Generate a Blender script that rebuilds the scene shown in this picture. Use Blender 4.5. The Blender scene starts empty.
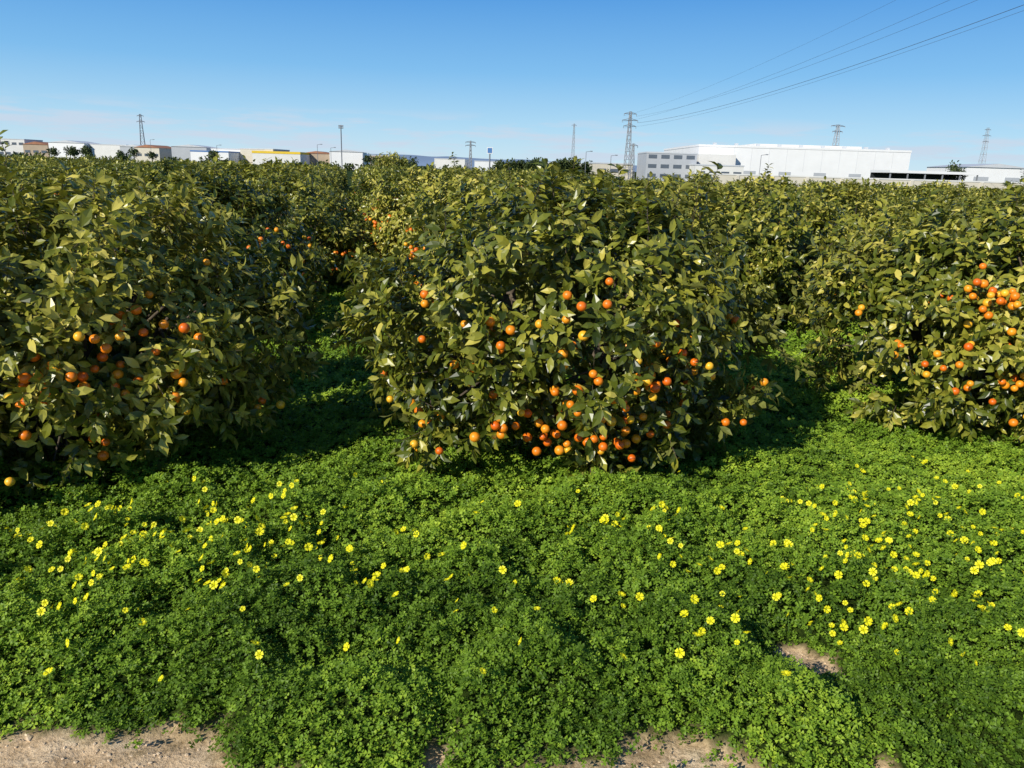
import bpy, math, random
import numpy as np
from mathutils import Matrix, Vector

rng = np.random.default_rng(7)
random.seed(7)
scene = bpy.context.scene
scene.view_settings.view_transform = 'Standard'
scene.view_settings.look = 'None'
scene.view_settings.exposure = 0
COL = scene.collection

# ------------------------------------------------------------------ helpers
def link(o):
    COL.objects.link(o); return o

def empty(name, loc=(0, 0, 0), rotz=0.0, s=1.0):
    e = bpy.data.objects.new(name, None)
    e.empty_display_size = 0.3
    e.location = loc; e.rotation_euler = (0, 0, rotz)
    e.scale = (s, s, s) if not hasattr(s, '__len__') else s
    return link(e)

def np_mesh(name, verts, polys, attrs=None, mats=(), matidx=None, smooth=False):
    me = bpy.data.meshes.new(name)
    verts = np.asarray(verts, dtype=np.float32)
    me.vertices.add(len(verts))
    me.vertices.foreach_set('co', verts.ravel())
    loops = np.concatenate([p.ravel() for p in polys]).astype(np.int32)
    sizes = np.concatenate([np.full(len(p), p.shape[1]) for p in polys]).astype(np.int32)
    starts = np.concatenate([[0], np.cumsum(sizes)[:-1]]).astype(np.int32)
    me.loops.add(len(loops)); me.loops.foreach_set('vertex_index', loops)
    me.polygons.add(len(sizes)); me.polygons.foreach_set('loop_start', starts)
    if matidx is not None:
        me.polygons.foreach_set('material_index', np.asarray(matidx, dtype=np.int32))
    me.polygons.foreach_set('use_smooth', np.full(len(sizes), smooth))
    for k, v in (attrs or {}).items():
        a = me.attributes.new(k, 'FLOAT', 'POINT')
        a.data.foreach_set('value', np.asarray(v, dtype=np.float32))
    for m in mats: me.materials.append(m)
    me.update(calc_edges=True)
    return me

def obj(name, me, parent=None, loc=(0, 0, 0)):
    o = bpy.data.objects.new(name, me); o.location = loc
    if parent is not None: o.parent = parent
    return link(o)

def norm(v):
    return v / (np.linalg.norm(v, axis=-1, keepdims=True) + 1e-9)

def inst(template, polys, O, Y, Z, S):
    Y = norm(Y); X = norm(np.cross(Y, Z)); Z = np.cross(X, Y)
    S = np.asarray(S)[:, None, None]
    T = np.asarray(template)
    V = O[:, None, :] + S * (T[None, :, 0:1] * X[:, None, :] + T[None, :, 1:2] * Y[:, None, :] + T[None, :, 2:3] * Z[:, None, :])
    n, t = len(O), len(T)
    off = (np.arange(n) * t)[:, None, None]
    P = [(np.asarray(p)[None] + off).reshape(-1, len(p[0])) for p in polys]
    return V.reshape(-1, 3), P

_tab = rng.random((256, 256))
def vn(x, y, seed=0):
    x = np.asarray(x, float) + seed * 17.3 + 1000; y = np.asarray(y, float) + seed * 31.7 + 1000
    xi = np.floor(x).astype(int); yi = np.floor(y).astype(int)
    fx = x - xi; fy = y - yi
    fx = fx * fx * (3 - 2 * fx); fy = fy * fy * (3 - 2 * fy)
    a = _tab[xi % 256, yi % 256]; b = _tab[(xi + 1) % 256, yi % 256]
    c = _tab[xi % 256, (yi + 1) % 256]; d = _tab[(xi + 1) % 256, (yi + 1) % 256]
    return (a * (1 - fx) + b * fx) * (1 - fy) + (c * (1 - fx) + d * fx) * fy

def sstep(a, b, x):
    t = np.clip((x - a) / (b - a), 0, 1); return t * t * (3 - 2 * t)

def tube(pts, radii, sides, V, Q):
    pts = np.asarray(pts, float)
    base = len(V)
    n = len(pts)
    for i in range(n):
        d = pts[min(i + 1, n - 1)] - pts[max(i - 1, 0)]
        d = d / (np.linalg.norm(d) + 1e-9)
        ref = np.array([0, 0, 1.0]) if abs(d[2]) < 0.9 else np.array([1.0, 0, 0])
        x = np.cross(d, ref); x /= np.linalg.norm(x); y = np.cross(d, x)
        for k in range(sides):
            a = 2 * math.pi * k / sides
            V.append(pts[i] + radii[i] * (math.cos(a) * x + math.sin(a) * y))
    for i in range(n - 1):
        for k in range(sides):
            k2 = (k + 1) % sides
            Q.append((base + i * sides + k, base + i * sides + k2, base + (i + 1) * sides + k2, base + (i + 1) * sides + k))

# ------------------------------------------------------------------ materials
def new_mat(name):
    m = bpy.data.materials.new(name); m.use_nodes = True
    nt = m.node_tree; nt.nodes.clear()
    out = nt.nodes.new('ShaderNodeOutputMaterial')
    return m, nt, out

def ramp(nt, stops, fac):
    r = nt.nodes.new('ShaderNodeValToRGB')
    els = r.color_ramp.elements
    while len(els) < len(stops): els.new(0.5)
    for e, (p, c) in zip(els, stops):
        e.position = p; e.color = (*c, 1)
    nt.links.new(fac, r.inputs[0]); return r.outputs[0]

def leaf_mat(name, stops, trans_col, trans=0.25, rough=0.4, spec=0.5, objvar=0.25, under=(0.10, 0.14, 0.05)):
    m, nt, out = new_mat(name)
    L = nt.links.new
    at = nt.nodes.new('ShaderNodeAttribute'); at.attribute_name = 'rnd'
    oi = nt.nodes.new('ShaderNodeObjectInfo')
    ad = nt.nodes.new('ShaderNodeMath'); ad.operation = 'MULTIPLY_ADD'
    L(oi.outputs['Random'], ad.inputs[0]); ad.inputs[1].default_value = objvar
    L(at.outputs['Fac'], ad.inputs[2])
    sb = nt.nodes.new('ShaderNodeMath'); sb.operation = 'SUBTRACT'; sb.inputs[1].default_value = objvar * 0.5
    L(ad.outputs[0], sb.inputs[0])
    col = ramp(nt, stops, sb.outputs[0])
    geo = nt.nodes.new('ShaderNodeNewGeometry')
    mx = nt.nodes.new('ShaderNodeMix'); mx.data_type = 'RGBA'
    mf = nt.nodes.new('ShaderNodeMath'); mf.operation = 'MULTIPLY'; mf.inputs[1].default_value = 0.6
    L(geo.outputs['Backfacing'], mf.inputs[0]); L(mf.outputs[0], mx.inputs[0])
    L(col, mx.inputs[6]); mx.inputs[7].default_value = (*under, 1)
    p = nt.nodes.new('ShaderNodeBsdfPrincipled')
    L(mx.outputs[2], p.inputs['Base Color'])
    p.inputs['Roughness'].default_value = rough
    p.inputs['Specular IOR Level'].default_value = spec
    t = nt.nodes.new('ShaderNodeBsdfTranslucent'); t.inputs['Color'].default_value = (*trans_col, 1)
    ms = nt.nodes.new('ShaderNodeMixShader'); ms.inputs[0].default_value = trans
    L(p.outputs[0], ms.inputs[1]); L(t.outputs[0], ms.inputs[2]); L(ms.outputs[0], out.inputs[0])
    return m

def plain(name, col, rough=0.7, var=0.12, scale=3.0, bump=0.0, metallic=0.0, spec=0.3):
    m, nt, out = new_mat(name); L = nt.links.new
    tc = nt.nodes.new('ShaderNodeTexCoord')
    n = nt.nodes.new('ShaderNodeTexNoise'); n.inputs['Scale'].default_value = scale; n.inputs['Detail'].default_value = 4
    L(tc.outputs['Object'], n.inputs['Vector'])
    c = ramp(nt, [(0.3, tuple(x * (1 - var) for x in col)), (0.7, tuple(min(1, x * (1 + var)) for x in col))], n.outputs['Fac'])
    p = nt.nodes.new('ShaderNodeBsdfPrincipled')
    L(c, p.inputs['Base Color']); p.inputs['Roughness'].default_value = rough
    p.inputs['Metallic'].default_value = metallic; p.inputs['Specular IOR Level'].default_value = spec
    if bump:
        b = nt.nodes.new('ShaderNodeBump'); b.inputs['Strength'].default_value = bump; b.inputs['Distance'].default_value = 0.02
        L(n.outputs['Fac'], b.inputs['Height']); L(b.outputs[0], p.inputs['Normal'])
    L(p.outputs[0], out.inputs[0]); return m

M_leaf = leaf_mat('citrus_leaf', [(0.0, (0.025, 0.042, 0.006)), (0.3, (0.11, 0.135, 0.014)), (0.62, (0.32, 0.31, 0.038)), (1.0, (0.62, 0.53, 0.11))],
                  (0.34, 0.36, 0.02), trans=0.13, rough=0.33, spec=0.42, objvar=0.26, under=(0.28, 0.29, 0.08))
M_clover = leaf_mat('oxalis_leaf', [(0.0, (0.05, 0.10, 0.008)), (0.5, (0.18, 0.30, 0.025)), (1.0, (0.40, 0.53, 0.045))],
                    (0.32, 0.52, 0.02), trans=0.2, rough=0.5, spec=0.2, objvar=0.0, under=(0.20, 0.29, 0.045))
M_conifer = leaf_mat('dark_foliage', [(0.0, (0.02, 0.04, 0.012)), (1.0, (0.09, 0.11, 0.025))], (0.05, 0.08, 0.02), trans=0.1, rough=0.6, spec=0.2)
M_bark = plain('bark', (0.11, 0.085, 0.06), 0.9, 0.3, 14, 0.6)
M_stem = plain('green_stem', (0.10, 0.2, 0.04), 0.6)
M_petal, nt, out = new_mat('yellow_petal')
p = nt.nodes.new('ShaderNodeBsdfPrincipled'); p.inputs['Base Color'].default_value = (0.94, 0.88, 0.008, 1); p.inputs['Roughness'].default_value = 0.6
t = nt.nodes.new('ShaderNodeBsdfTranslucent'); t.inputs['Color'].default_value = (0.93, 0.88, 0.01, 1)
ms = nt.nodes.new('ShaderNodeMixShader'); ms.inputs[0].default_value = 0.25
nt.links.new(p.outputs[0], ms.inputs[1]); nt.links.new(t.outputs[0], ms.inputs[2]); nt.links.new(ms.outputs[0], out.inputs[0])

M_orange, nt, out = new_mat('orange_peel'); L = nt.links.new
at = nt.nodes.new('ShaderNodeAttribute'); at.attribute_name = 'rnd'
c = ramp(nt, [(0.0, (0.74, 0.13, 0.005)), (0.5, (0.88, 0.24, 0.009)), (0.85, (0.92, 0.36, 0.014)), (1.0, (0.90, 0.52, 0.03))], at.outputs['Fac'])
p = nt.nodes.new('ShaderNodeBsdfPrincipled'); L(c, p.inputs['Base Color']); p.inputs['Roughness'].default_value = 0.40
tc = nt.nodes.new('ShaderNodeTexCoord'); vo = nt.nodes.new('ShaderNodeTexNoise'); vo.inputs['Scale'].default_value = 400
L(tc.outputs['Object'], vo.inputs['Vector'])
b = nt.nodes.new('ShaderNodeBump'); b.inputs['Strength'].default_value = 0.25; b.inputs['Distance'].default_value = 0.001
L(vo.outputs['Fac'], b.inputs['Height']); L(b.outputs[0], p.inputs['Normal']); L(p.outputs[0], out.inputs[0])

M_ground, nt, out = new_mat('ground_soil'); L = nt.links.new
tc = nt.nodes.new('ShaderNodeTexCoord')
n1 = nt.nodes.new('ShaderNodeTexNoise'); n1.inputs['Scale'].default_value = 3.0; n1.inputs['Detail'].default_value = 8; n1.inputs['Roughness'].default_value = 0.65
n2 = nt.nodes.new('ShaderNodeTexNoise'); n2.inputs['Scale'].default_value = 45; n2.inputs['Detail'].default_value = 5; n2.inputs['Roughness'].default_value = 0.7
L(tc.outputs['Object'], n1.inputs['Vector']); L(tc.outputs['Object'], n2.inputs['Vector'])
soil = ramp(nt, [(0.3, (0.50, 0.34, 0.18)), (0.5, (0.74, 0.54, 0.33)), (0.7, (0.88, 0.70, 0.47))], n1.outputs['Fac'])
soil2 = ramp(nt, [(0.35, (0.5, 0.46, 0.40)), (0.55, (1, 1, 1)), (0.75, (1.1, 1.08, 1.05))], n2.outputs['Fac'])
mu = nt.nodes.new('ShaderNodeMix'); mu.data_type = 'RGBA'; mu.blend_type = 'MULTIPLY'; mu.inputs[0].default_value = 0.8
L(soil, mu.inputs[6]); L(soil2, mu.inputs[7])
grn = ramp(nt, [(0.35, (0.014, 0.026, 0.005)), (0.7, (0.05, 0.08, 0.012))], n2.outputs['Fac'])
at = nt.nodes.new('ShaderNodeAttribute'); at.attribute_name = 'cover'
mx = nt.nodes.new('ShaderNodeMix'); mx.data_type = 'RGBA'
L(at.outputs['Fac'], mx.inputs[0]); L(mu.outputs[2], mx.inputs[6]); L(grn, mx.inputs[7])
p = nt.nodes.new('ShaderNodeBsdfPrincipled'); p.inputs['Roughness'].default_value = 0.95; p.inputs['Specular IOR Level'].default_value = 0.05
L(mx.outputs[2], p.inputs['Base Color'])
b = nt.nodes.new('ShaderNodeBump'); b.inputs['Strength'].default_value = 0.8; b.inputs['Distance'].default_value = 0.02
L(n2.outputs['Fac'], b.inputs['Height']); L(b.outputs[0], p.inputs['Normal']); L(p.outputs[0], out.inputs[0])

# ------------------------------------------------------------------ ground fields
BX = [-9, -4, -1.4, -1.15, -0.45, -0.3, -0.1, 0.15, 0.4, 1.2, 1.35, 1.7, 1.78, 1.9, 4, 9]
BY = [3.2, 3.18, 3.16, 2.75, 2.75, 3.05, 2.85, 3.02, 3.08, 3.1, 2.75, 2.8, 3.05, 2.75, 2.75, 2.8]
def cover_mask(x, y):
    B = np.interp(x, BX, BY) + 0.18 * (vn(x * 6, y * 6, 3) - 0.5) + 0.22 * (vn(x * 2.2, y * 2.2, 4) - 0.5)
    m = sstep(-0.08, 0.16, y - B + 0.16 * (vn(x * 22, y * 22, 14) - 0.5))
    d = np.hypot((x - 1.75) / 0.16, (y - 3.82) / 0.19) + 0.8 * (vn(x * 9, y * 9, 5) - 0.5)
    m = m * sstep(0.8, 1.2, d)
    return m
def edge_soft(x, y):
    B = np.interp(x, BX, BY)
    e = sstep(-0.1, 0.6, y - B) * 0.75 + 0.25
    d = np.hypot((x - 1.75), (y - 3.78))
    return e * (0.25 + 0.75 * sstep(0.15, 0.55, d)) * (1 - 0.5 * sstep(5.4, 6.6, y))
def cover_h(x, y):
    big = vn(x * 0.8, y * 0.8, 1)
    mid = vn(x * 2.4, y * 2.4, 2)
    lump = vn(x * 5.5, y * 5.5, 6)
    lump2 = vn(x * 11, y * 11, 7)
    h = 0.02 + 0.09 * big + 0.18 * mid + 0.16 * lump + 0.09 * lump2
    return h * edge_soft(x, y)
def ground_z(x, y):
    near = 0.03 * (vn(x * 1.7, y * 1.7, 8) - 0.5) + 0.025 * (vn(x * 7, y * 7, 9) - 0.5) + 0.014 * (vn(x * 19, y * 19, 10) - 0.5)
    return near * sstep(60, 20, np.hypot(x, y))

def axis(spec):
    out = []
    for a, b, s in spec: out += list(np.arange(a, b, s))
    return np.array(out + [spec[-1][1]])
gx = axis([(-4000, -500, 500), (-500, -50, 50), (-50, -12, 2), (-12, -5, 0.25), (-5, 5, 0.04), (5, 12, 0.25), (12, 50, 2), (50, 500, 50), (500, 4000, 500)])
gy = axis([(-1000, -100, 100), (-100, -10, 10), (-10, 1.5, 0.5), (1.5, 4.5, 0.025), (4.5, 8, 0.05), (8, 20, 0.25), (20, 60, 2), (60, 500, 40), (500, 6000, 500)])
GX, GY = np.meshgrid(gx, gy)
cm = cover_mask(GX, GY)
GZ = ground_z(GX, GY) + cm * cover_h(GX, GY) * 0.4 * sstep(60, 20, GY)
nx, ny = len(gx), len(gy)
ii, jj = np.meshgrid(np.arange(nx - 1), np.arange(ny - 1))
q = np.stack([jj * nx + ii, jj * nx + ii + 1, (jj + 1) * nx + ii + 1, (jj + 1) * nx + ii], -1).reshape(-1, 4)
me = np_mesh('ground', np.stack([GX, GY, GZ], -1).reshape(-1, 3), [q], {'cover': cm.ravel()}, [M_ground], smooth=True)
obj('ground', me)

# ------------------------------------------------------------------ oxalis carpet
T3 = [(0, 0, 0)]; Q3 = []
for k in range(3):
    a = math.radians(90 + 120 * k)
    for da, r, z in ((-36, 0.95, 0.12), (0, 0.86, -0.10), (36, 0.95, 0.12)):
        T3.append((r * math.cos(a + math.radians(da)), r * math.sin(a + math.radians(da)), z))
    Q3.append((0, 1 + 3 * k, 2 + 3 * k, 3 + 3 * k))
Os, Ss, Rs = [], [], []
for y0, y1, dens, size in [(2.6, 4.0, 4200, 0.0195), (4.0, 5.5, 3000, 0.022), (5.5, 8.0, 1600, 0.028), (8, 12, 600, 0.040), (12, 20, 200, 0.066), (20, 34, 35, 0.14)]:
    W = 0.72 * y1 + 0.9
    n = int(dens * 2 * W * (y1 - y0))
    x = rng.uniform(-W, W, n); y = rng.uniform(y0, y1, n)
    keep = (np.abs(x) < 0.72 * y + 0.9) & (rng.random(n) < cover_mask(x, y))
    x, y = x[keep], y[keep]; n = len(x)
    H = cover_h(x, y)
    z = ground_z(x, y) + H - rng.random(n) ** 1.6 * np.minimum(0.13, H * 0.65) + rng.normal(0, 0.012, n)
    Os.append(np.stack([x, y, z], -1)); Ss.append(size * rng.uniform(0.6, 1.25, n))
    tint = 0.33 + 0.20 * sstep(3.8, 6.0, y) + 0.4 * (vn(x * 1.1, y * 1.1, 12) - 0.5) + 0.35 * (vn(x * 4, y * 4, 13) - 0.5) + rng.normal(0, 0.18, n)
    Rs.append(np.clip(tint, 0, 1))
O = np.concatenate(Os); S = np.concatenate(Ss); R = np.concatenate(Rs)
n = len(O)
Z = norm(np.stack([rng.normal(-0.15, 0.55, n), rng.normal(-0.25, 0.55, n), np.ones(n)], -1))
a = rng.uniform(0, 2 * math.pi, n)
Y = np.stack([np.cos(a), np.sin(a), np.zeros(n)], -1); Y = norm(Y - Z * (Y * Z).sum(-1, keepdims=True))
V, P = inst(T3, [Q3], O, Y, Z, S)
me = np_mesh('oxalis_ground_cover', V, P, {'rnd': np.repeat(R, len(T3))}, [M_clover])
obj('oxalis_ground_cover', me)

# ------------------------------------------------------------------ flowers
FV = []
for k in range(5):
    a = 2 * math.pi * k / 5
    for da, r, z in ((0, 0.05, -0.1), (-0.56, 0.62, 0.30), (-0.42, 0.98, 0.30), (0.42, 0.98, 0.30), (0.56, 0.62, 0.30)):
        FV.append((r * math.cos(a + da), r * math.sin(a + da), z + (0.05 if k % 2 else 0)))
F5 = [tuple(range(5 * k, 5 * k + 5)) for k in range(5)]
pts = []
def scatter(cx, cy, sx, sy, n, ang=0.0):
    m_ = 0
    while m_ < n:
        u, v = random.gauss(0, sx), random.gauss(0, sy)
        for _ in range(random.choice([1, 1, 1, 2, 2, 3])):
            pts.append((cx + u * math.cos(ang) - v * math.sin(ang) + random.gauss(0, .05), cy + u * math.sin(ang) + v * math.cos(ang) + random.gauss(0, .05))); m_ += 1
scatter(-2.6, 4.45, 0.75, 0.36, 165, 0.05)
scatter(-1.6, 4.75, 0.5, 0.4, 60)
scatter(-1.9, 3.9, 0.7, 0.35, 20)
scatter(2.9, 5.2, 0.9, 0.40, 120, 0.75)
scatter(3.4, 4.8, 0.6, 0.5, 75)
scatter(2.0, 4.4, 0.45, 0.35, 46)
scatter(0.9, 5.0, 0.35, 0.12, 24)
scatter(0.0, 4.3, 0.8, 0.5, 18)
scatter(0.9, 3.8, 1.1, 0.35, 24)
scatter(2.6, 3.9, 0.4, 0.3, 16)
for _ in range(34): pts.append((random.uniform(-3.5, 4), random.uniform(3.2, 6)))
pts = np.array(pts)
pts = pts[(pts[:, 1] > 3.1) & (pts[:, 1] < 6.9)]
pts = pts[rng.random(len(pts)) < cover_mask(pts[:, 0], pts[:, 1])]
n = len(pts)
zt = ground_z(pts[:, 0], pts[:, 1]) + cover_h(pts[:, 0], pts[:, 1]) + rng.uniform(0.0, 0.06, n)
O = np.stack([pts[:, 0], pts[:, 1], zt], -1)
Z = norm(np.stack([rng.normal(-0.3, 0.6, n), rng.normal(-0.5, 0.6, n), np.ones(n) * 0.7], -1))
a = rng.uniform(0, 6.28, n); Y = np.stack([np.cos(a), np.sin(a), np.zeros(n)], -1); Y = norm(Y - Z * (Y * Z).sum(-1, keepdims=True))
V, P = inst(FV, [F5], O, Y, Z, rng.uniform(0.016, 0.029, n))
nv = len(V); SV, SQ = [], []
for o in O:
    tube([o - np.array([random.uniform(-.02, .02), random.uniform(-.02, .02), 0.15]), o], [0.0015, 0.0012], 3, SV, SQ)
V = np.concatenate([V, np.array(SV)])
mi = np.concatenate([np.zeros(len(P[0])), np.ones(len(SQ))])
me = np_mesh('yellow_oxalis_flowers', V, [P[0], np.array(SQ) + nv], None, [M_petal, M_stem], mi)
obj('yellow_oxalis_flowers', me)

# ------------------------------------------------------------------ pebbles on the soil
phi = (1 + 5 ** 0.5) / 2
ico = norm(np.array([(-1, phi, 0), (1, phi, 0), (-1, -phi, 0), (1, -phi, 0), (0, -1, phi), (0, 1, phi), (0, -1, -phi), (0, 1, -phi), (phi, 0, -1), (phi, 0, 1), (-phi, 0, -1), (-phi, 0, 1)], float))
icof = np.array([(0, 11, 5), (0, 5, 1), (0, 1, 7), (0, 7, 10), (0, 10, 11), (1, 5, 9), (5, 11, 4), (11, 10, 2), (10, 7, 6), (7, 1, 8), (3, 9, 4), (3, 4, 2), (3, 2, 6), (3, 6, 8), (3, 8, 9), (4, 9, 5), (2, 4, 11), (6, 2, 10), (8, 6, 7), (9, 8, 1)])
n = 6000
x = rng.uniform(-3.5, 3.5, n); y = rng.uniform(2.4, 4.1, n)
k = rng.random(n) > cover_mask(x, y) + 0.1; x, y = x[k], y[k]; n = len(x)
s = rng.uniform(0.002, 0.010, n) * (1 + (rng.random(n) < 0.05) * 1.8)
V = ico[None] * s[:, None, None] * rng.uniform(0.6, 1.3, (n, 12, 1)) * np.array([1, 1, 0.6]) + np.stack([x, y, ground_z(x, y) + s * 0.2], -1)[:, None]
F = (icof[None] + (np.arange(n) * 12)[:, None, None]).reshape(-1, 3)
M_peb = plain('pebble', (0.68, 0.52, 0.34), 0.9, 0.35, 20)
obj('soil_pebbles', np_mesh('soil_pebbles', V.reshape(-1, 3), [F], None, [M_peb]))

# ------------------------------------------------------------------ citrus trees
LT = [(0, 0, 0), (0, 0.5, 0.02), (0, 1.0, -0.12), (-0.19, 0.28, 0.05), (-0.21, 0.62, 0.04), (0.19, 0.28, 0.05), (0.21, 0.62, 0.04)]
LQ = [(0, 1, 4, 3), (0, 5, 6, 1)]
LTR = [(1, 2, 4), (1, 6, 2)]

def uvsphere(nu=12, nv_=8):
    V = [(0, 0, 0.93)]
    for i in range(1, nv_):
        t = math.pi * i / nv_
        for j in range(nu):
            V.append((math.sin(t) * math.cos(2 * math.pi * j / nu), math.sin(t) * math.sin(2 * math.pi * j / nu), 0.96 * math.cos(t)))
    V.append((0, 0, -0.94))
    Q = []; T = []
    for i in range(nv_ - 2):
        for j in range(nu):
            a = 1 + i * nu + j; b = 1 + i * nu + (j + 1) % nu
            Q.append((a, a + nu, b + nu, b))
    last = 1 + (nv_ - 2) * nu
    for j in range(nu):
        T.append((0, 1 + j, 1 + (j + 1) % nu)); T.append((len(V) - 1, last + (j + 1) % nu, last + j))
    return np.array(V), np.array(Q), np.array(T)
SPV, SPQ, SPT = uvsphere()

def make_tree(tag, seed, nclust, shoots_per, leaves_per, lsize, a=1.93, b=1.80, top=1.12, sprouts=10,
              fruit=None, nfruit=60, twigs=True, special=None):
    r = np.random.default_rng(seed)
    C = np.array([0, 0, 1.18])
    ks = r.normal(0, 2.0, (7, 3)); ph = r.uniform(0, 6.28, 7)
    ks2 = r.normal(0, 5.5, (7, 3)); ph2 = r.uniform(0, 6.28, 7)
    def shape(u):
        rh = np.hypot(u[:, 0] / a, u[:, 1] / b)
        up = u[:, 2] > 0
        pw = np.where(up, 2.1, 3.2)
        cz = np.where(up, top, 1.12)
        rad = (rh ** pw + (np.abs(u[:, 2]) / cz) ** pw) ** (-1 / pw)
        n = np.sin(u @ ks.T + ph).sum(1) / 7 ** 0.5 * 0.085 + np.sin(u @ ks2.T + ph2).sum(1) / 7 ** 0.5 * 0.10
        return rad * (1 + n)
    u = norm(r.normal(0, 1, (nclust, 3)) * np.array([1, 1, 0.95]))
    u = norm(u * np.array([a, b, 1.25]))
    f = np.where(r.random(nclust) < 0.75, r.uniform(0.78, 1.07, nclust), r.uniform(0.5, 0.78, nclust))
    cc = C + u * (shape(u) * f)[:, None] * 0.95
    idx = np.repeat(np.arange(nclust), shoots_per)
    n = len(idx)
    off = norm(r.normal(0, 1, (n, 3))) * (r.random(n) ** 0.5)[:, None]
    crad = r.uniform(0.13, 0.27, nclust)[idx]
    so = cc[idx] + off * crad[:, None] * np.array([1, 1, 0.9])
    outw = norm(so - C)
    dist = np.linalg.norm(so - C, axis=1); lim = shape(outw) * 1.12
    sc = np.minimum(1, lim / dist); so = C + (so - C) * sc[:, None]
    upz = np.clip((so[:, 2] - 0.5) / 1.2, -0.5, 0.7)
    sd = norm(outw * 0.75 + off * 0.55 + np.stack([0 * upz, 0 * upz, upz * 0.75 - 0.12], -1) + r.normal(0, 0.33, (n, 3)))
    sl = r.uniform(0.12, 0.30, n)
    if sprouts:
        us = norm(np.stack([r.normal(0, 1, sprouts), r.normal(0, 1, sprouts), r.uniform(0.6, 2.5, sprouts)], -1))
        s0 = C + us * shape(us)[:, None] * 0.93
        lens = r.uniform(0.2, 0.46, sprouts)
        if special is not None:
            s0 = np.concatenate([s0, special[0]]); lens = np.concatenate([lens, special[1]])
        m = len(s0)
        sub = 4
        d0 = norm(np.stack([r.normal(0, .16, m), r.normal(0, .16, m), np.ones(m)], -1))
        for q_ in range(sub):
            so = np.concatenate([so, s0 + d0 * (lens * q_ / sub)[:, None]])
            sd = np.concatenate([sd, norm(d0 + r.normal(0, .1, (m, 3)))]); sl = np.concatenate([sl, lens / sub])
    n = len(so)
    L_O, L_Y, L_Z = [], [], []
    ref = np.where(np.abs(sd[:, 2:3]) < 0.9, np.array([[0, 0, 1.0]]), np.array([[1.0, 0, 0]]))
    e1 = norm(np.cross(sd, ref)); e2 = np.cross(sd, e1)
    ph0 = r.uniform(0, 6.28, n)
    outw = norm(so - C)
    for k in range(leaves_per):
        t = (k + 0.5 * r.random(n)) / leaves_per
        an = ph0 + k * 2.4
        rad = np.cos(an)[:, None] * e1 + np.sin(an)[:, None] * e2
        L_O.append(so + sd * (sl * t)[:, None])
        yd = norm(sd * (0.35 + 0.5 * t)[:, None] + rad * 0.85 + np.array([0, 0, -0.30]) + r.normal(0, 0.25, (n, 3)))
        L_Y.append(yd)
        L_Z.append(norm(np.array([0, 0, 0.45]) + outw * 0.9 + sd * 0.35 + r.normal(0, 0.5, (n, 3))))
    LO = np.concatenate(L_O); LY = np.concatenate(L_Y); LZ = np.concatenate(L_Z)
    keep = LO[:, 2] > 0.05; LO, LY, LZ = LO[keep], LY[keep], LZ[keep]
    m = len(LO)
    V, P = inst(LT, [LQ, LTR], LO, LY, LZ, lsize * r.uniform(0.55, 1.25, m))
    rnd = np.clip(r.normal(0.40, 0.21, m) + 0.06 * (LO[:, 2] - 1.2) / 1.2 + 0.10 * np.sin(LO @ ks[0] * 1.3) + (r.random(m) < 0.05) * 0.45, 0, 1)
    lme = np_mesh('citrus_leaves_' + tag, V, P, {'rnd': np.repeat(rnd, len(LT))}, [M_leaf])
    WV, WQ = [], []
    tube([(0, 0, -0.1), (0.01, 0.0, 0.15), (0.03, 0.01, 0.42)], [0.13, 0.105, 0.095], 9, WV, WQ)
    limbs = 6
    tips = []
    for i in range(limbs):
        an = i * 6.28 / limbs + r.uniform(-.3, .3)
        e = np.array([math.cos(an) * a * .5, math.sin(an) * b * .5, r.uniform(1.2, 1.7)])
        s_ = np.array([0.03, 0.01, 0.36]); mdl = (s_ + e) / 2 + np.array([math.cos(an) * .12, math.sin(an) * .12, -0.08])
        tube([s_, mdl, e], [0.065, 0.045, 0.028], 6, WV, WQ); tips.append((s_, mdl, e))
    for c_ in cc[: (60 if twigs else 20)]:
        best = min(tips, key=lambda T_: np.linalg.norm(T_[2] - c_))
        s_ = best[1] if r.random() < 0.5 else best[2]
        mid = (s_ + c_) / 2 + r.normal(0, 0.06, 3)
        tube([s_, mid, c_], [0.022, 0.014, 0.006], 4, WV, WQ)
    if twigs:
        for i in list(range(0, n - 90, 4)) + list(range(n - 90, n)):
            tube([so[i] - sd[i] * 0.10, so[i] + sd[i] * sl[i]], [0.004, 0.002], 3, WV, WQ)
    wme = np_mesh('citrus_wood_' + tag, np.array(WV), [np.array(WQ)], None, [M_bark], smooth=True)
    fc = []
    tries = 0
    while len(fc) < nfruit and tries < 5000:
        tries += 1
        if fruit:
            g = fruit[r.integers(len(fruit))]
            az = r.normal(g[0], g[2]); z = r.normal(g[1], g[3])
        else:
            az = r.uniform(0, 360); z = r.normal(1.05, 0.45)
        if z < 0.25 or z > 2.1: continue
        az = math.radians(az)
        uu = norm(np.array([[math.cos(az) * a, math.sin(az) * b, (z - C[2])]]))
        for _ in range(4):
            R_ = shape(uu)[0]; uu = norm(np.array([[math.cos(az) * a, math.sin(az) * b, (z - C[2]) / max(R_, .5) * a]]))
        base = C + uu[0] * shape(uu)[0] * r.uniform(0.92, 1.05)
        for _ in range(int(r.choice([1, 1, 1, 2, 2, 3, 4]))):
            p_ = base + r.normal(0, 0.06, 3) * np.array([1, 1, .8])
            if all(np.linalg.norm(p_ - q_) > 0.072 for q_ in fc): fc.append(p_)
    fc = np.array(fc); m = len(fc)
    rad = r.uniform(0.031, 0.042, m)
    FVv = (SPV[None] * rad[:, None, None] + fc[:, None]).reshape(-1, 3)
    o_ = (np.arange(m) * len(SPV))[:, None, None]
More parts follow.
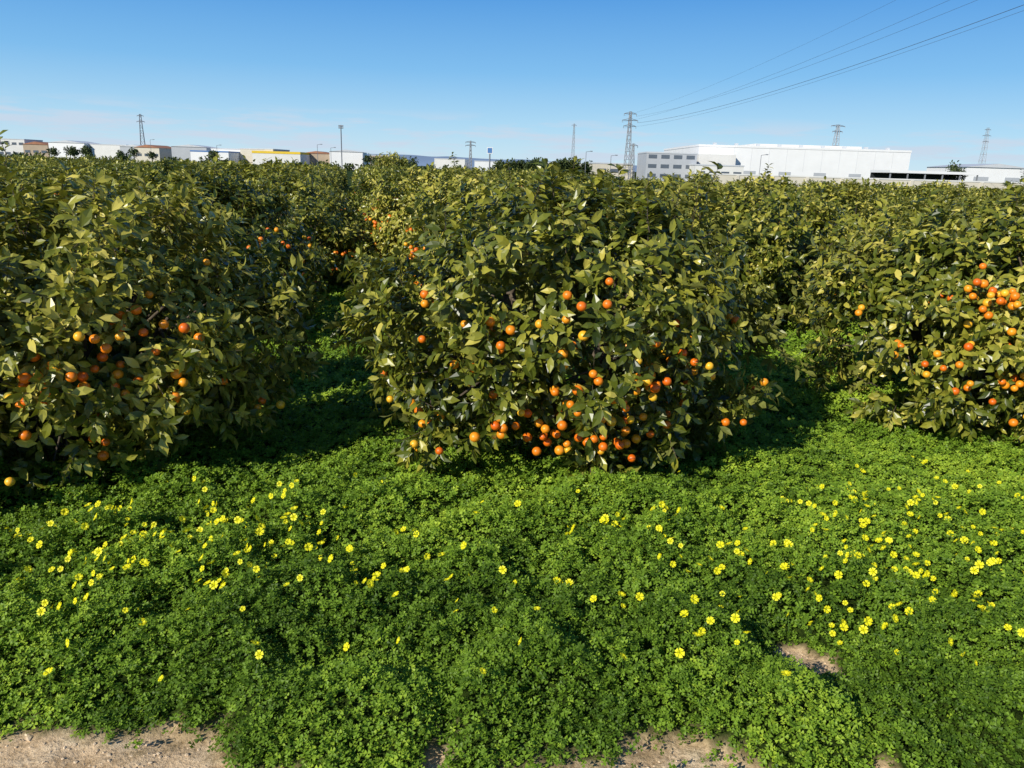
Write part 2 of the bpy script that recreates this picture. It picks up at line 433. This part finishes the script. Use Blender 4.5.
    fme = np_mesh('oranges_' + tag, FVv, [(SPQ[None] + o_).reshape(-1, 4), (SPT[None] + o_).reshape(-1, 3)],
                  {'rnd': np.repeat(r.random(m), len(SPV))}, [M_orange], smooth=True)
    return lme, wme, fme

sprig = np.array([[1.15, 0.2, 2.0], [1.22, 0.1, 1.98], [1.08, 0.3, 2.0], [1.12, 0.0, 2.0], [1.3, 0.25, 1.95], [0.98, 0.1, 2.1], [-0.3, 0.1, 2.3], [0.2, -0.3, 2.3], [1.18, 0.15, 2.0], [1.05, 0.15, 2.05]])
centre = make_tree('centre', 11, 250, 13, 8, 0.128, a=1.92, b=1.9, top=1.27, sprouts=26,
    fruit=[(-95, 0.5, 25, 0.18), (-78, 0.65, 22, 0.25), (-62, 0.9, 18, 0.35), (-100, 1.1, 20, 0.35), (-75, 1.3, 28, 0.35), (-130, 1.1, 22, 0.4), (-85, 1.5, 35, 0.3)], nfruit=130,
    special=(sprig, np.array([0.82, 0.7, 0.62, 0.75, 0.5, 0.5, 0.32, 0.3, 0.66, 0.6])))
left = make_tree('left', 23, 240, 13, 8, 0.128, a=1.92, top=1.22, sprouts=18,
    fruit=[(-50, 1.2, 25, 0.35), (-70, 0.9, 30, 0.35), (-30, 1.0, 20, 0.35), (-100, 1.0, 30, 0.4)], nfruit=95)
right = make_tree('right', 37, 240, 13, 8, 0.128, a=1.95, sprouts=16,
    fruit=[(-95, 1.1, 22, 0.3), (-115, 1.2, 22, 0.35), (-85, 0.8, 25, 0.3), (-105, 1.65, 16, 0.10)], nfruit=140)
generic = make_tree('generic', 51, 230, 12, 8, 0.13, nfruit=90, sprouts=14)
mids = [make_tree('mid%d' % i, 60 + i, 160, 9, 7, 0.155, top=1.08, nfruit=60, twigs=False, sprouts=9) for i in range(2)]
fars = [make_tree('far%d' % i, 80 + i, 110, 6, 6, 0.24, top=1.02, nfruit=24, twigs=False, sprouts=2) for i in range(2)]

def plant(parts, x, y, rz, s, parent_name='orange_tree'):
    e = empty(parent_name, (x, y, 0), rz, s)
    for nm, me_ in zip(('leaves', 'trunk_and_limbs', 'oranges'), parts):
        obj(nm, me_, e)
ORG = np.array([0.5, 8.0]); A = np.array([4.78, 0.95]); Bv = np.array([-0.98, 4.75])
plant(centre, 0.5, 7.35, 0, 1.0)
plant(left, -4.1, 6.6, 0, 1.0)
plant(right, ORG[0] + A[0] + 0.1, ORG[1] + A[1] - 0.2, 0, 1.0)
plant(generic, -8.0, 4.9, 1.0, (1.15, 1.15, 1.6))  # unseen neighbour tree, moved in and stretched tall to shade the left tree
far_parent = empty('distant_orange_orchard')
for j in range(0, 34):
    for i in range(-45, 45):
        if j == 0 and i in (-2, -1, 0, 1): continue
        p_ = ORG + i * A + j * Bv + np.array([random.uniform(-.35, .35), random.uniform(-.35, .35)])
        if (i, j) == (-1, 2): p_ = p_ + np.array([1.3, 0.4])
        if (i, j) == (0, 1): p_ = p_ + np.array([0.15, 0.15])
        x, y = p_
        if y < 3 or abs(x) > 0.72 * y + 6: continue
        d = math.hypot(x, y)
        lim = 60 if x > 0.08 * y else 100
        if y > lim: continue
        s = random.uniform(0.88, 1.08); rz = random.uniform(0, 6.28)
        if d < 20:
            parts = random.choice([generic, left, right]); plant(parts, x, y, rz, (s * 0.96, s * 0.96, s * 0.98))
        else:
            parts = random.choice(mids if d < 42 else fars)
            for nm, me_ in zip(('leaves', 'limbs', 'fruit'), parts):
                if nm != 'leaves' and d > 50: continue
                o = obj('tree_' + nm, me_, far_parent, (x, y, 0)); o.rotation_euler = (0, 0, rz); o.scale = (s * 0.97, s * 0.97, s * 0.97)

# ------------------------------------------------------------------ buildings
def boxmesh(name, x0, x1, y0, y1, z0, z1, mat, parent):
    V = np.array([(x0, y0, z0), (x1, y0, z0), (x1, y1, z0), (x0, y1, z0), (x0, y0, z1), (x1, y0, z1), (x1, y1, z1), (x0, y1, z1)])
    Q = np.array([(0, 3, 2, 1), (4, 5, 6, 7), (0, 1, 5, 4), (1, 2, 6, 5), (2, 3, 7, 6), (3, 0, 4, 7)])
    return obj(name, np_mesh(name, V, [Q], None, [mat]), parent)
M_white = plain('white_cladding', (0.80, 0.80, 0.80), 0.6, 0.03, 0.3)
M_white2 = plain('white_render', (0.72, 0.71, 0.68), 0.8, 0.05, 0.3)
M_cream = plain('cream_wall', (0.62, 0.57, 0.47), 0.85, 0.06, 0.5)
M_grey = plain('grey_cladding', (0.42, 0.44, 0.47), 0.6, 0.05, 0.3)
M_joint = plain('panel_joint_grey', (0.62, 0.63, 0.65), 0.6, 0.05, 0.3)
M_dark = plain('canopy_shade_dark', (0.03, 0.035, 0.04), 0.5, 0.1, 1)  # near-black colour painted for the shade under the car canopy
M_glass = plain('window_glass', (0.10, 0.12, 0.15), 0.15, 0.1, 1, spec=0.6)
M_roof = plain('metal_roof', (0.55, 0.57, 0.6), 0.5, 0.06, 0.5)
M_brick = plain('tan_wall', (0.42, 0.33, 0.24), 0.85, 0.08, 0.5)
M_tile = plain('terracotta_tiles', (0.36, 0.17, 0.10), 0.85, 0.12, 0.5)
M_yellow = plain('yellow_paint', (0.75, 0.52, 0.04), 0.6, 0.05, 0.5)
M_blue = plain('blue_paint', (0.08, 0.2, 0.45), 0.6, 0.05, 0.5)
M_steel = plain('galvanised_steel', (0.27, 0.28, 0.30), 0.6, 0.1, 2, metallic=0.2)

def building(name, cx, cy, w, h, depth, wall, roof=None, rz=0, bands=0, doors=0, gable=0.0, para=0.35, trim=None):
    e = empty(name, (cx, cy, 0), rz)
    boxmesh('walls', -w / 2, w / 2, 0, depth, 0, h, wall, e)
    if gable:
        V = np.array([(-w / 2 - .3, -.3, h + .003), (w / 2 + .3, -.3, h + .003), (w / 2 + .3, depth + .3, h + .003), (-w / 2 - .3, depth + .3, h + .003), (0, -.3, h + gable), (0, depth + .3, h + gable)])
        me_ = np_mesh('roof', V, [np.array([(0, 4, 5, 3), (4, 1, 2, 5), (0, 3, 2, 1)]), np.array([(0, 1, 4), (2, 3, 5)])], None, [roof or M_roof])
        obj('roof', me_, e)
    else:
        boxmesh('parapet', -w / 2 - .12, w / 2 + .12, -.12, depth + .12, h - 0.02, h + para, trim or roof or wall, e)
    for k in range(bands):
        z = h * (k + 0.45) / bands
        nwin = max(3, int(w / 3.2))
        for q_ in range(nwin):
            x_ = -w / 2 + w * (q_ + .5) / nwin
            boxmesh('window', x_ - w / nwin * .33, x_ + w / nwin * .33, -0.05, 0.05, z, z + min(1.2, h / bands * .4), M_glass, e)
    for k in range(doors):
        x_ = -w / 2 + w * (k + .5) / doors
        boxmesh('loading_door', x_ - 1.9, x_ + 1.9, -0.06, 0.05, 0.1, 4.0, M_grey, e)
    return e
w = building('white_warehouse', 89, 252, 66, 10.9, 60, M_white, rz=0.0, doors=6, para=0.6)
boxmesh('stair_block', -33.5, -22, -3.0, -0.13, 0, 8.6, M_white2, w)
boxmesh('upper_hall', -14, 20, 6, 50, 11.53, 12.4, M_white2, w)
for k in range(9):
    boxmesh('roof_vent', -28 + k * 6.8, -27 + k * 6.8, 2.5, 3.5, 11.52, 12.2, M_roof, w)
for k in range(1, 12):
    boxmesh('panel_joint', -33 + k * 5.5, -32.9 + k * 5.5, -0.03, 0.02, 4.2, 10.8, M_joint, w)
building('office_block', 45.5, 240, 15, 8.2, 18, M_grey, M_roof, bands=3)
building('white_annexe', 58, 232, 14, 5.0, 10, M_white2, M_roof, bands=1)
building('white_industrial_unit', 122, 205, 16, 6.3, 20, M_white, M_roof, gable=1.0, doors=2)
building('white_industrial_unit', 156, 230, 30, 6.0, 25, M_white2, M_roof, doors=3)
e = empty('car_canopy', (74, 146, 0))
boxmesh('canopy_roof', -8, 8, -3, 5, 3.85, 4.3, M_white, e)
boxmesh('painted_shade_sheet', -8, 8, 4.5, 4.7, 0, 3.84, M_dark, e)  # dark sheet standing in for the shade beneath the canopy roof
for k in range(6): boxmesh('post', -7.8 + k * 3.1, -7.6 + k * 3.1, -2.8, -2.6, 0, 3.84, M_steel, e)
e = empty('boundary_wall', (0, 92, 0))
boxmesh('wall_panels', 20, 120, 0, 0.2, 0, 2.65, M_cream, e)
boxmesh('coping', 20, 120, -0.05, 0.25, 2.653, 2.8, M_white2, e)
for k in range(25): boxmesh('pier', 21 + k * 4, 21.35 + k * 4, -0.08, -0.003, 0, 2.65, M_cream, e)
specs = [(-256, 400, 20, 9.3, M_white2, 0, 2, None), (-238, 396, 12, 7.2, M_brick, 1.4, 1, M_tile), (-222, 395, 18, 8.4, M_white, 1.2, 0, None), (-203, 398, 18, 8.0, M_white2, 0, 0, None), (-187, 390, 13, 7.4, M_grey, 1.0, 0, None),
         (-172, 372, 12, 7.0, M_cream, 1.3, 1, M_tile), (-150, 366, 16, 7.8, M_grey, 1.0, 0, None), (-131, 360, 14, 7.2, M_white, 0, 1, None), (-114, 350, 15, 7.4, M_cream, 0, 0, None),
         (-88, 350, 12, 6.4, M_brick, 1.0, 0, M_tile), (-74, 345, 14, 7.4, M_white, 0.9, 0, None), (-57, 330, 8, 6.0, M_brick, 0, 1, None), (-36, 420, 16, 6.2, M_white2, 0, 0, None), (-16, 420, 14, 5.6, M_white, 0, 0, None),
         (16, 300, 16, 4.9, M_white2, 0, 0, None), (31, 260, 12, 4.9, M_cream, 0, 1, None)]
for (x, y, w_, h, mt, g, bd, rf) in specs:
    building('industrial_building', x, y, w_, h, 18, mt, rf or M_roof, gable=g, bands=bd, rz=random.uniform(-.15, .1))
building('yellow_fronted_store', -101, 335, 20, 5.7, 15, M_white2, None, trim=M_yellow, para=0.9)
building('white_fronted_store', -130, 338, 16, 5.6, 15, M_white, None, trim=M_blue, para=0.5)

# ------------------------------------------------------------------ pylons
def strut_mesh(name, segs, rad, parent):
    V, Q = [], []
    for s_ in segs:
        r_ = s_[2] if len(s_) > 2 else rad
        tube([s_[0], s_[1]], [r_, r_], 4, V, Q)
    return obj(name, np_mesh(name, np.array(V), [np.array(Q)], None, [M_steel]), parent)
def pylon(x, y, H, base=1.6, arms=((0.97, 1.6), (0.88, 2.0), (0.80, 1.6)), rad=0.07, rz=0.3, name='electricity_pylon'):
    e = empty(name, (x, y, 0), rz)
    top = base * 0.25
    n_ = 9; segs = []
    def cor(t):
        w_ = (base * (1 - t) + top * t) / 2; z = H * t
        return [np.array([sx * w_, sy * w_, z]) for sx, sy in ((-1, -1), (1, -1), (1, 1), (-1, 1))]
    for k in range(n_):
        a_, b_ = cor(k / n_), cor((k + 1) / n_)
        for q_ in range(4):
            segs.append((a_[q_], b_[q_], rad)); segs.append((a_[q_], b_[(q_ + 1) % 4], rad * .55)); segs.append((b_[q_], b_[(q_ + 1) % 4], rad * .5))
    strut_mesh('lattice_mast', segs, rad, e)
    s2 = []
    for t, w_ in arms:
        z = H * t
        s2 += [(np.array([-w_, 0, z]), np.array([w_, 0, z]), rad * .9), (np.array([-w_, 0, z]), np.array([0, 0, z + .5]), rad * .6), (np.array([w_, 0, z]), np.array([0, 0, z + .5]), rad * .6)]
        for q_ in (-w_, w_): s2.append((np.array([q_, 0, z]), np.array([q_, 0, z - .55]), rad * .8))
    strut_mesh('crossarms', s2, rad, e)
    return e
pylon(27.0, 200, 16.8, rad=0.08, rz=0.2)
pylon(28.8, 204, 9.5, base=1.2, arms=((0.95, 1.2),), rad=0.07)
pylon(117, 300, 21.2, base=3.2, arms=((0.99, 3.0), (0.90, 2.2)), rad=0.12)
pylon(258, 450, 31.5, base=3.5, arms=((0.97, 2.2), (0.87, 3), (0.77, 2.2)), rad=0.10)
pylon(-210, 450, 25.5, base=3.0, arms=((0.97, 1.6), (0.85, 2.0)), rad=0.13)
pylon(-21, 350, 13.5, base=1.4, arms=((0.96, 2.2), (0.86, 2.2)), rad=0.12)
pylon(33.5, 500, 30, base=2.2, arms=((0.97, 1.6),), rad=0.08)
TX, TY, TH = 44.5, 45, 22.4
pylon(TX, TY, TH, rad=0.08, rz=0.9, arms=((0.98, 1.8), (0.90, 2.4), (0.82, 1.8)))
e = empty('floodlight_mast', (-66, 300, 0))
strut_mesh('pole', [(np.array([0, 0, 0]), np.array([0, 0, 16.2]), 0.2)], .2, e)
strut_mesh('lamp_frame', [(np.array([-.9, 0, 15.9]), np.array([.9, 0, 15.9]), .25), (np.array([-.9, 0, 15.2]), np.array([.9, 0, 15.2]), .2)], .2, e)
e = empty('advertising_sign_pole', (-9.0, 250, 0))
strut_mesh('pole', [(np.array([0, 0, 0]), np.array([0, 0, 6.8]), 0.22)], .2, e)
boxmesh('sign_panel', -0.9, 0.9, -0.2, 0.2, 6.8, 8.7, M_white, e)
boxmesh('sign_face', -0.7, 0.7, -0.23, -0.205, 7.0, 8.5, M_blue, e)
for x, y, h in ((-75, 300, 9), (-70, 300, 8), (-120, 320, 8), (-160, 350, 10), (20, 240, 8), (27, 236, 7), (66, 220, 8.0)):
    e = empty('street_lamp', (x, y, 0))
    strut_mesh('pole', [(np.array([0, 0, 0]), np.array([0, 0, h]), 0.08)], .1, e)
    strut_mesh('arm_and_head', [(np.array([0, 0, h]), np.array([1.3, 0, h + .2]), 0.06), (np.array([1.2, 0, h + .2]), np.array([1.9, 0, h + .2]), 0.12)], .1, e)

M_wire = plain('wire', (0.10, 0.11, 0.13), 0.6)
V, Q = [], []
def rot(x, y, a): return x * math.cos(a) - y * math.sin(a), x * math.sin(a) + y * math.cos(a)
for t0, sg, w0, t1, w1, rw in ((0.97, 1, 1.6, 0.98, 1.2, 0.014), (0.88, -1, 2.0, 0.98, -4.0, 0.013), (0.88, 1, 2.0, 0.90, 2.4, 0.024), (0.80, -1, 1.6, 0.84, -1.2, 0.013), (0.97, -1, 1.6, 1.12, -2.5, 0.010)):
    dx, dy = rot(sg * w0, 0, 0.2); a_ = np.array([27.0 + dx, 200 + dy, 16.8 * t0 - .5])
    dx, dy = rot(w1, 0, 0.9); b_ = np.array([TX + dx, TY + dy, TH * t1 - .5])
    pts_ = [a_ + (b_ - a_) * k / 60 - np.array([0, 0, 2.2 * 4 * (k / 60) * (1 - k / 60)]) for k in range(61)]
    tube(pts_, [rw] * 61, 4, V, Q)
obj('power_lines', np_mesh('power_lines', np.array(V), [np.array(Q)], None, [M_wire]))

# ------------------------------------------------------------------ background trees and hills
def leafy_mass(name, blobs, leaf, n_per, mat=M_conifer, seed=5):
    r = np.random.default_rng(seed); O_ = []
    for (x, y, z, rx, rz_) in blobs:
        u = norm(r.normal(0, 1, (n_per, 3))) * (r.random((n_per, 1)) ** 0.35)
        bump = 1 + 0.25 * np.sin(u[:, :1] * 7 + x) * np.sin(u[:, 2:] * 6 + y)
        O_.append(np.array([x, y, z]) + u * bump * np.array([rx, rx, rz_]))
    O_ = np.concatenate(O_); n_ = len(O_)
    V_, P_ = inst(LT, [LQ, LTR], O_, norm(r.normal(0, 1, (n_, 3))), norm(r.normal(0, 1, (n_, 3)) + np.array([0, 0, .7])), leaf * r.uniform(.6, 1.3, n_))
    TV, TQ = [], []
    for (x, y, z, rx, rz_) in blobs: tube([(x, y, 0), (x, y, z)], [rx * .08 + .05, rx * .05 + .03], 6, TV, TQ)
    nv_ = len(V_); V_ = np.concatenate([V_, np.array(TV)])
    mi_ = np.concatenate([np.zeros(len(P_[0]) ), np.ones(len(TQ)), np.zeros(len(P_[1]))])
    rr = np.concatenate([np.repeat(r.random(n_), len(LT)), np.zeros(len(TV))])
    return obj(name, np_mesh(name, V_, [P_[0], np.array(TQ) + nv_, P_[1]], {'rnd': rr}, [mat, M_bark], mi_))
bl = [(x_, 250 + random.uniform(-4, 4), random.uniform(2.2, 3.8), random.uniform(1.6, 2.4), random.uniform(1.6, 2.6)) for x_ in np.arange(-6, 22, 1.7)]
leafy_mass('distant_tree_line', bl, 0.9, 420)
leafy_mass('roadside_tree', [(-25.5, 150, 3.0, 1.5, 1.5), (-23.5, 150, 3.3, 1.6, 1.6), (-21.8, 151, 2.7, 1.2, 1.3)], 0.5, 500, M_leaf)
leafy_mass('garden_tree', [(80, 148, 4.6, 1.2, 1.5), (81.5, 149, 3.8, 1.3, 1.3)], 0.5, 260)
leafy_mass('garden_tree', [(75.5, 118, 3.2, 1.6, 1.8)], 0.5, 500)
bl = [(-60, 320, 4.4, 1.8, 1.6), (-55, 310, 3.8, 1.6, 1.6)]
for _ in range(15):
    y_ = random.uniform(310, 345); x_ = -random.uniform(0.12, 0.66) * y_
    h_ = random.uniform(1.3, 2.1); bl.append((x_, y_, random.uniform(3.2, 4.8), random.uniform(1.3, 2.6), h_))
leafy_mass('estate_trees', bl, 0.8, 300)
bl = [(x_, 300 + random.uniform(-15, 15), random.uniform(0.8, 1.9), random.uniform(2, 3.5), random.uniform(1.0, 1.8)) for x_ in np.arange(-190, 190, 6)]
leafy_mass('distant_hedgerow', bl, 1.3, 110)

hx = np.linspace(-3500, 3500, 260)
prof = 18 + 50 * vn(hx / 600, hx * 0, 21) * (0.4 + vn(hx / 180, hx * 0, 22)) * np.exp(-((hx + 100) / 900) ** 2) + 8 * vn(hx / 90, hx * 0, 23)
HV = np.concatenate([np.stack([hx, 3800 + 0 * hx, -5 + 0 * hx], -1), np.stack([hx, 4100 + 0 * hx, prof], -1), np.stack([hx, 4500 + 0 * hx, -5 + 0 * hx], -1)])
k = np.arange(259); q = np.concatenate([np.stack([k, k + 1, k + 261, k + 260], -1), np.stack([k + 260, k + 261, k + 521, k + 520], -1)])
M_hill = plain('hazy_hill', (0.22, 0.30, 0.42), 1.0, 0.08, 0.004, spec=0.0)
obj('hills', np_mesh('hills', HV, [q], None, [M_hill], smooth=True))

# ------------------------------------------------------------------ light
EL = math.radians(31)
sd = Vector((-0.64 * math.cos(EL), -0.768 * math.cos(EL), math.sin(EL))).normalized()
sun = bpy.data.lights.new('sun', 'SUN'); sun.energy = 5.0; sun.angle = math.radians(0.5); sun.color = (1.0, 0.95, 0.83)
so_ = bpy.data.objects.new('sun', sun); link(so_)
so_.rotation_euler = sd.to_track_quat('Z', 'Y').to_euler(); so_.location = (-20, -20, 30)

w = bpy.data.worlds.new('World'); scene.world = w; w.use_nodes = True
nt = w.node_tree; nt.nodes.clear(); L = nt.links.new
out = nt.nodes.new('ShaderNodeOutputWorld'); bg = nt.nodes.new('ShaderNodeBackground'); bg.inputs[1].default_value = 0.10
sky = nt.nodes.new('ShaderNodeTexSky'); sky.sky_type = 'NISHITA'; sky.sun_disc = False
sky.sun_elevation = EL; sky.sun_rotation = math.atan2(sd.x, sd.y) % (2 * math.pi)
sky.air_density = 1.0; sky.dust_density = 0.3; sky.ozone_density = 2.0; sky.altitude = 20
tc = nt.nodes.new('ShaderNodeTexCoord')
mp = nt.nodes.new('ShaderNodeMapping'); mp.inputs['Scale'].default_value = (8, 8, 70); mp.inputs['Location'].default_value = (0.7, 0.2, 0); L(tc.outputs['Generated'], mp.inputs[0])
nz = nt.nodes.new('ShaderNodeTexNoise'); nz.inputs['Scale'].default_value = 1.0; nz.inputs['Detail'].default_value = 7; nz.inputs['Roughness'].default_value = 0.6
L(mp.outputs[0], nz.inputs['Vector'])
sx = nt.nodes.new('ShaderNodeSeparateXYZ'); L(tc.outputs['Generated'], sx.inputs[0])
band = ramp(nt, [(0.0, (0.6, 0.6, 0.6)), (0.015, (1, 1, 1)), (0.045, (0.9, 0.9, 0.9)), (0.065, (0, 0, 0))], sx.outputs['Z'])
cl = ramp(nt, [(0.47, (0, 0, 0)), (0.60, (1, 1, 1))], nz.outputs['Fac'])
grad = ramp(nt, [(0.0, (0.60, 0.80, 0.92)), (0.05, (0.40, 0.69, 0.93)), (0.11, (0.20, 0.51, 0.88)), (0.19, (0.085, 0.34, 0.78)), (0.45, (0.02, 0.12, 0.40)), (1.0, (0.015, 0.07, 0.25))], sx.outputs['Z'])
gm = nt.nodes.new('ShaderNodeVectorMath'); gm.operation = 'SCALE'; L(grad, gm.inputs[0]); gm.inputs['Scale'].default_value = 10.0
mg = nt.nodes.new('ShaderNodeMix'); mg.data_type = 'RGBA'; mg.inputs[0].default_value = 0.9
L(sky.outputs[0], mg.inputs[6]); L(gm.outputs[0], mg.inputs[7])
mm = nt.nodes.new('ShaderNodeMath'); mm.operation = 'MULTIPLY'; L(band, mm.inputs[0]); L(cl, mm.inputs[1])
m2 = nt.nodes.new('ShaderNodeMath'); m2.operation = 'MULTIPLY'; L(mm.outputs[0], m2.inputs[0]); m2.inputs[1].default_value = 0.8
mx = nt.nodes.new('ShaderNodeMix'); mx.data_type = 'RGBA'; L(m2.outputs[0], mx.inputs[0]); L(mg.outputs[2], mx.inputs[6]); mx.inputs[7].default_value = (6.0, 6.9, 8.2, 1)
L(mx.outputs[2], bg.inputs[0]); L(bg.outputs[0], out.inputs[0])

# ------------------------------------------------------------------ camera
cam = bpy.data.cameras.new('camera'); cam.sensor_width = 36; cam.lens = 36 * 773 / 1024; cam.clip_end = 12000; cam.clip_start = 0.05
co = bpy.data.objects.new('camera', cam); link(co)
co.matrix_world = Matrix.Translation((0, 0, 2.7)) @ Matrix.Rotation(math.radians(90 - 15.6), 4, 'X') @ Matrix.Rotation(math.radians(1.7), 4, 'Z')
scene.camera = co
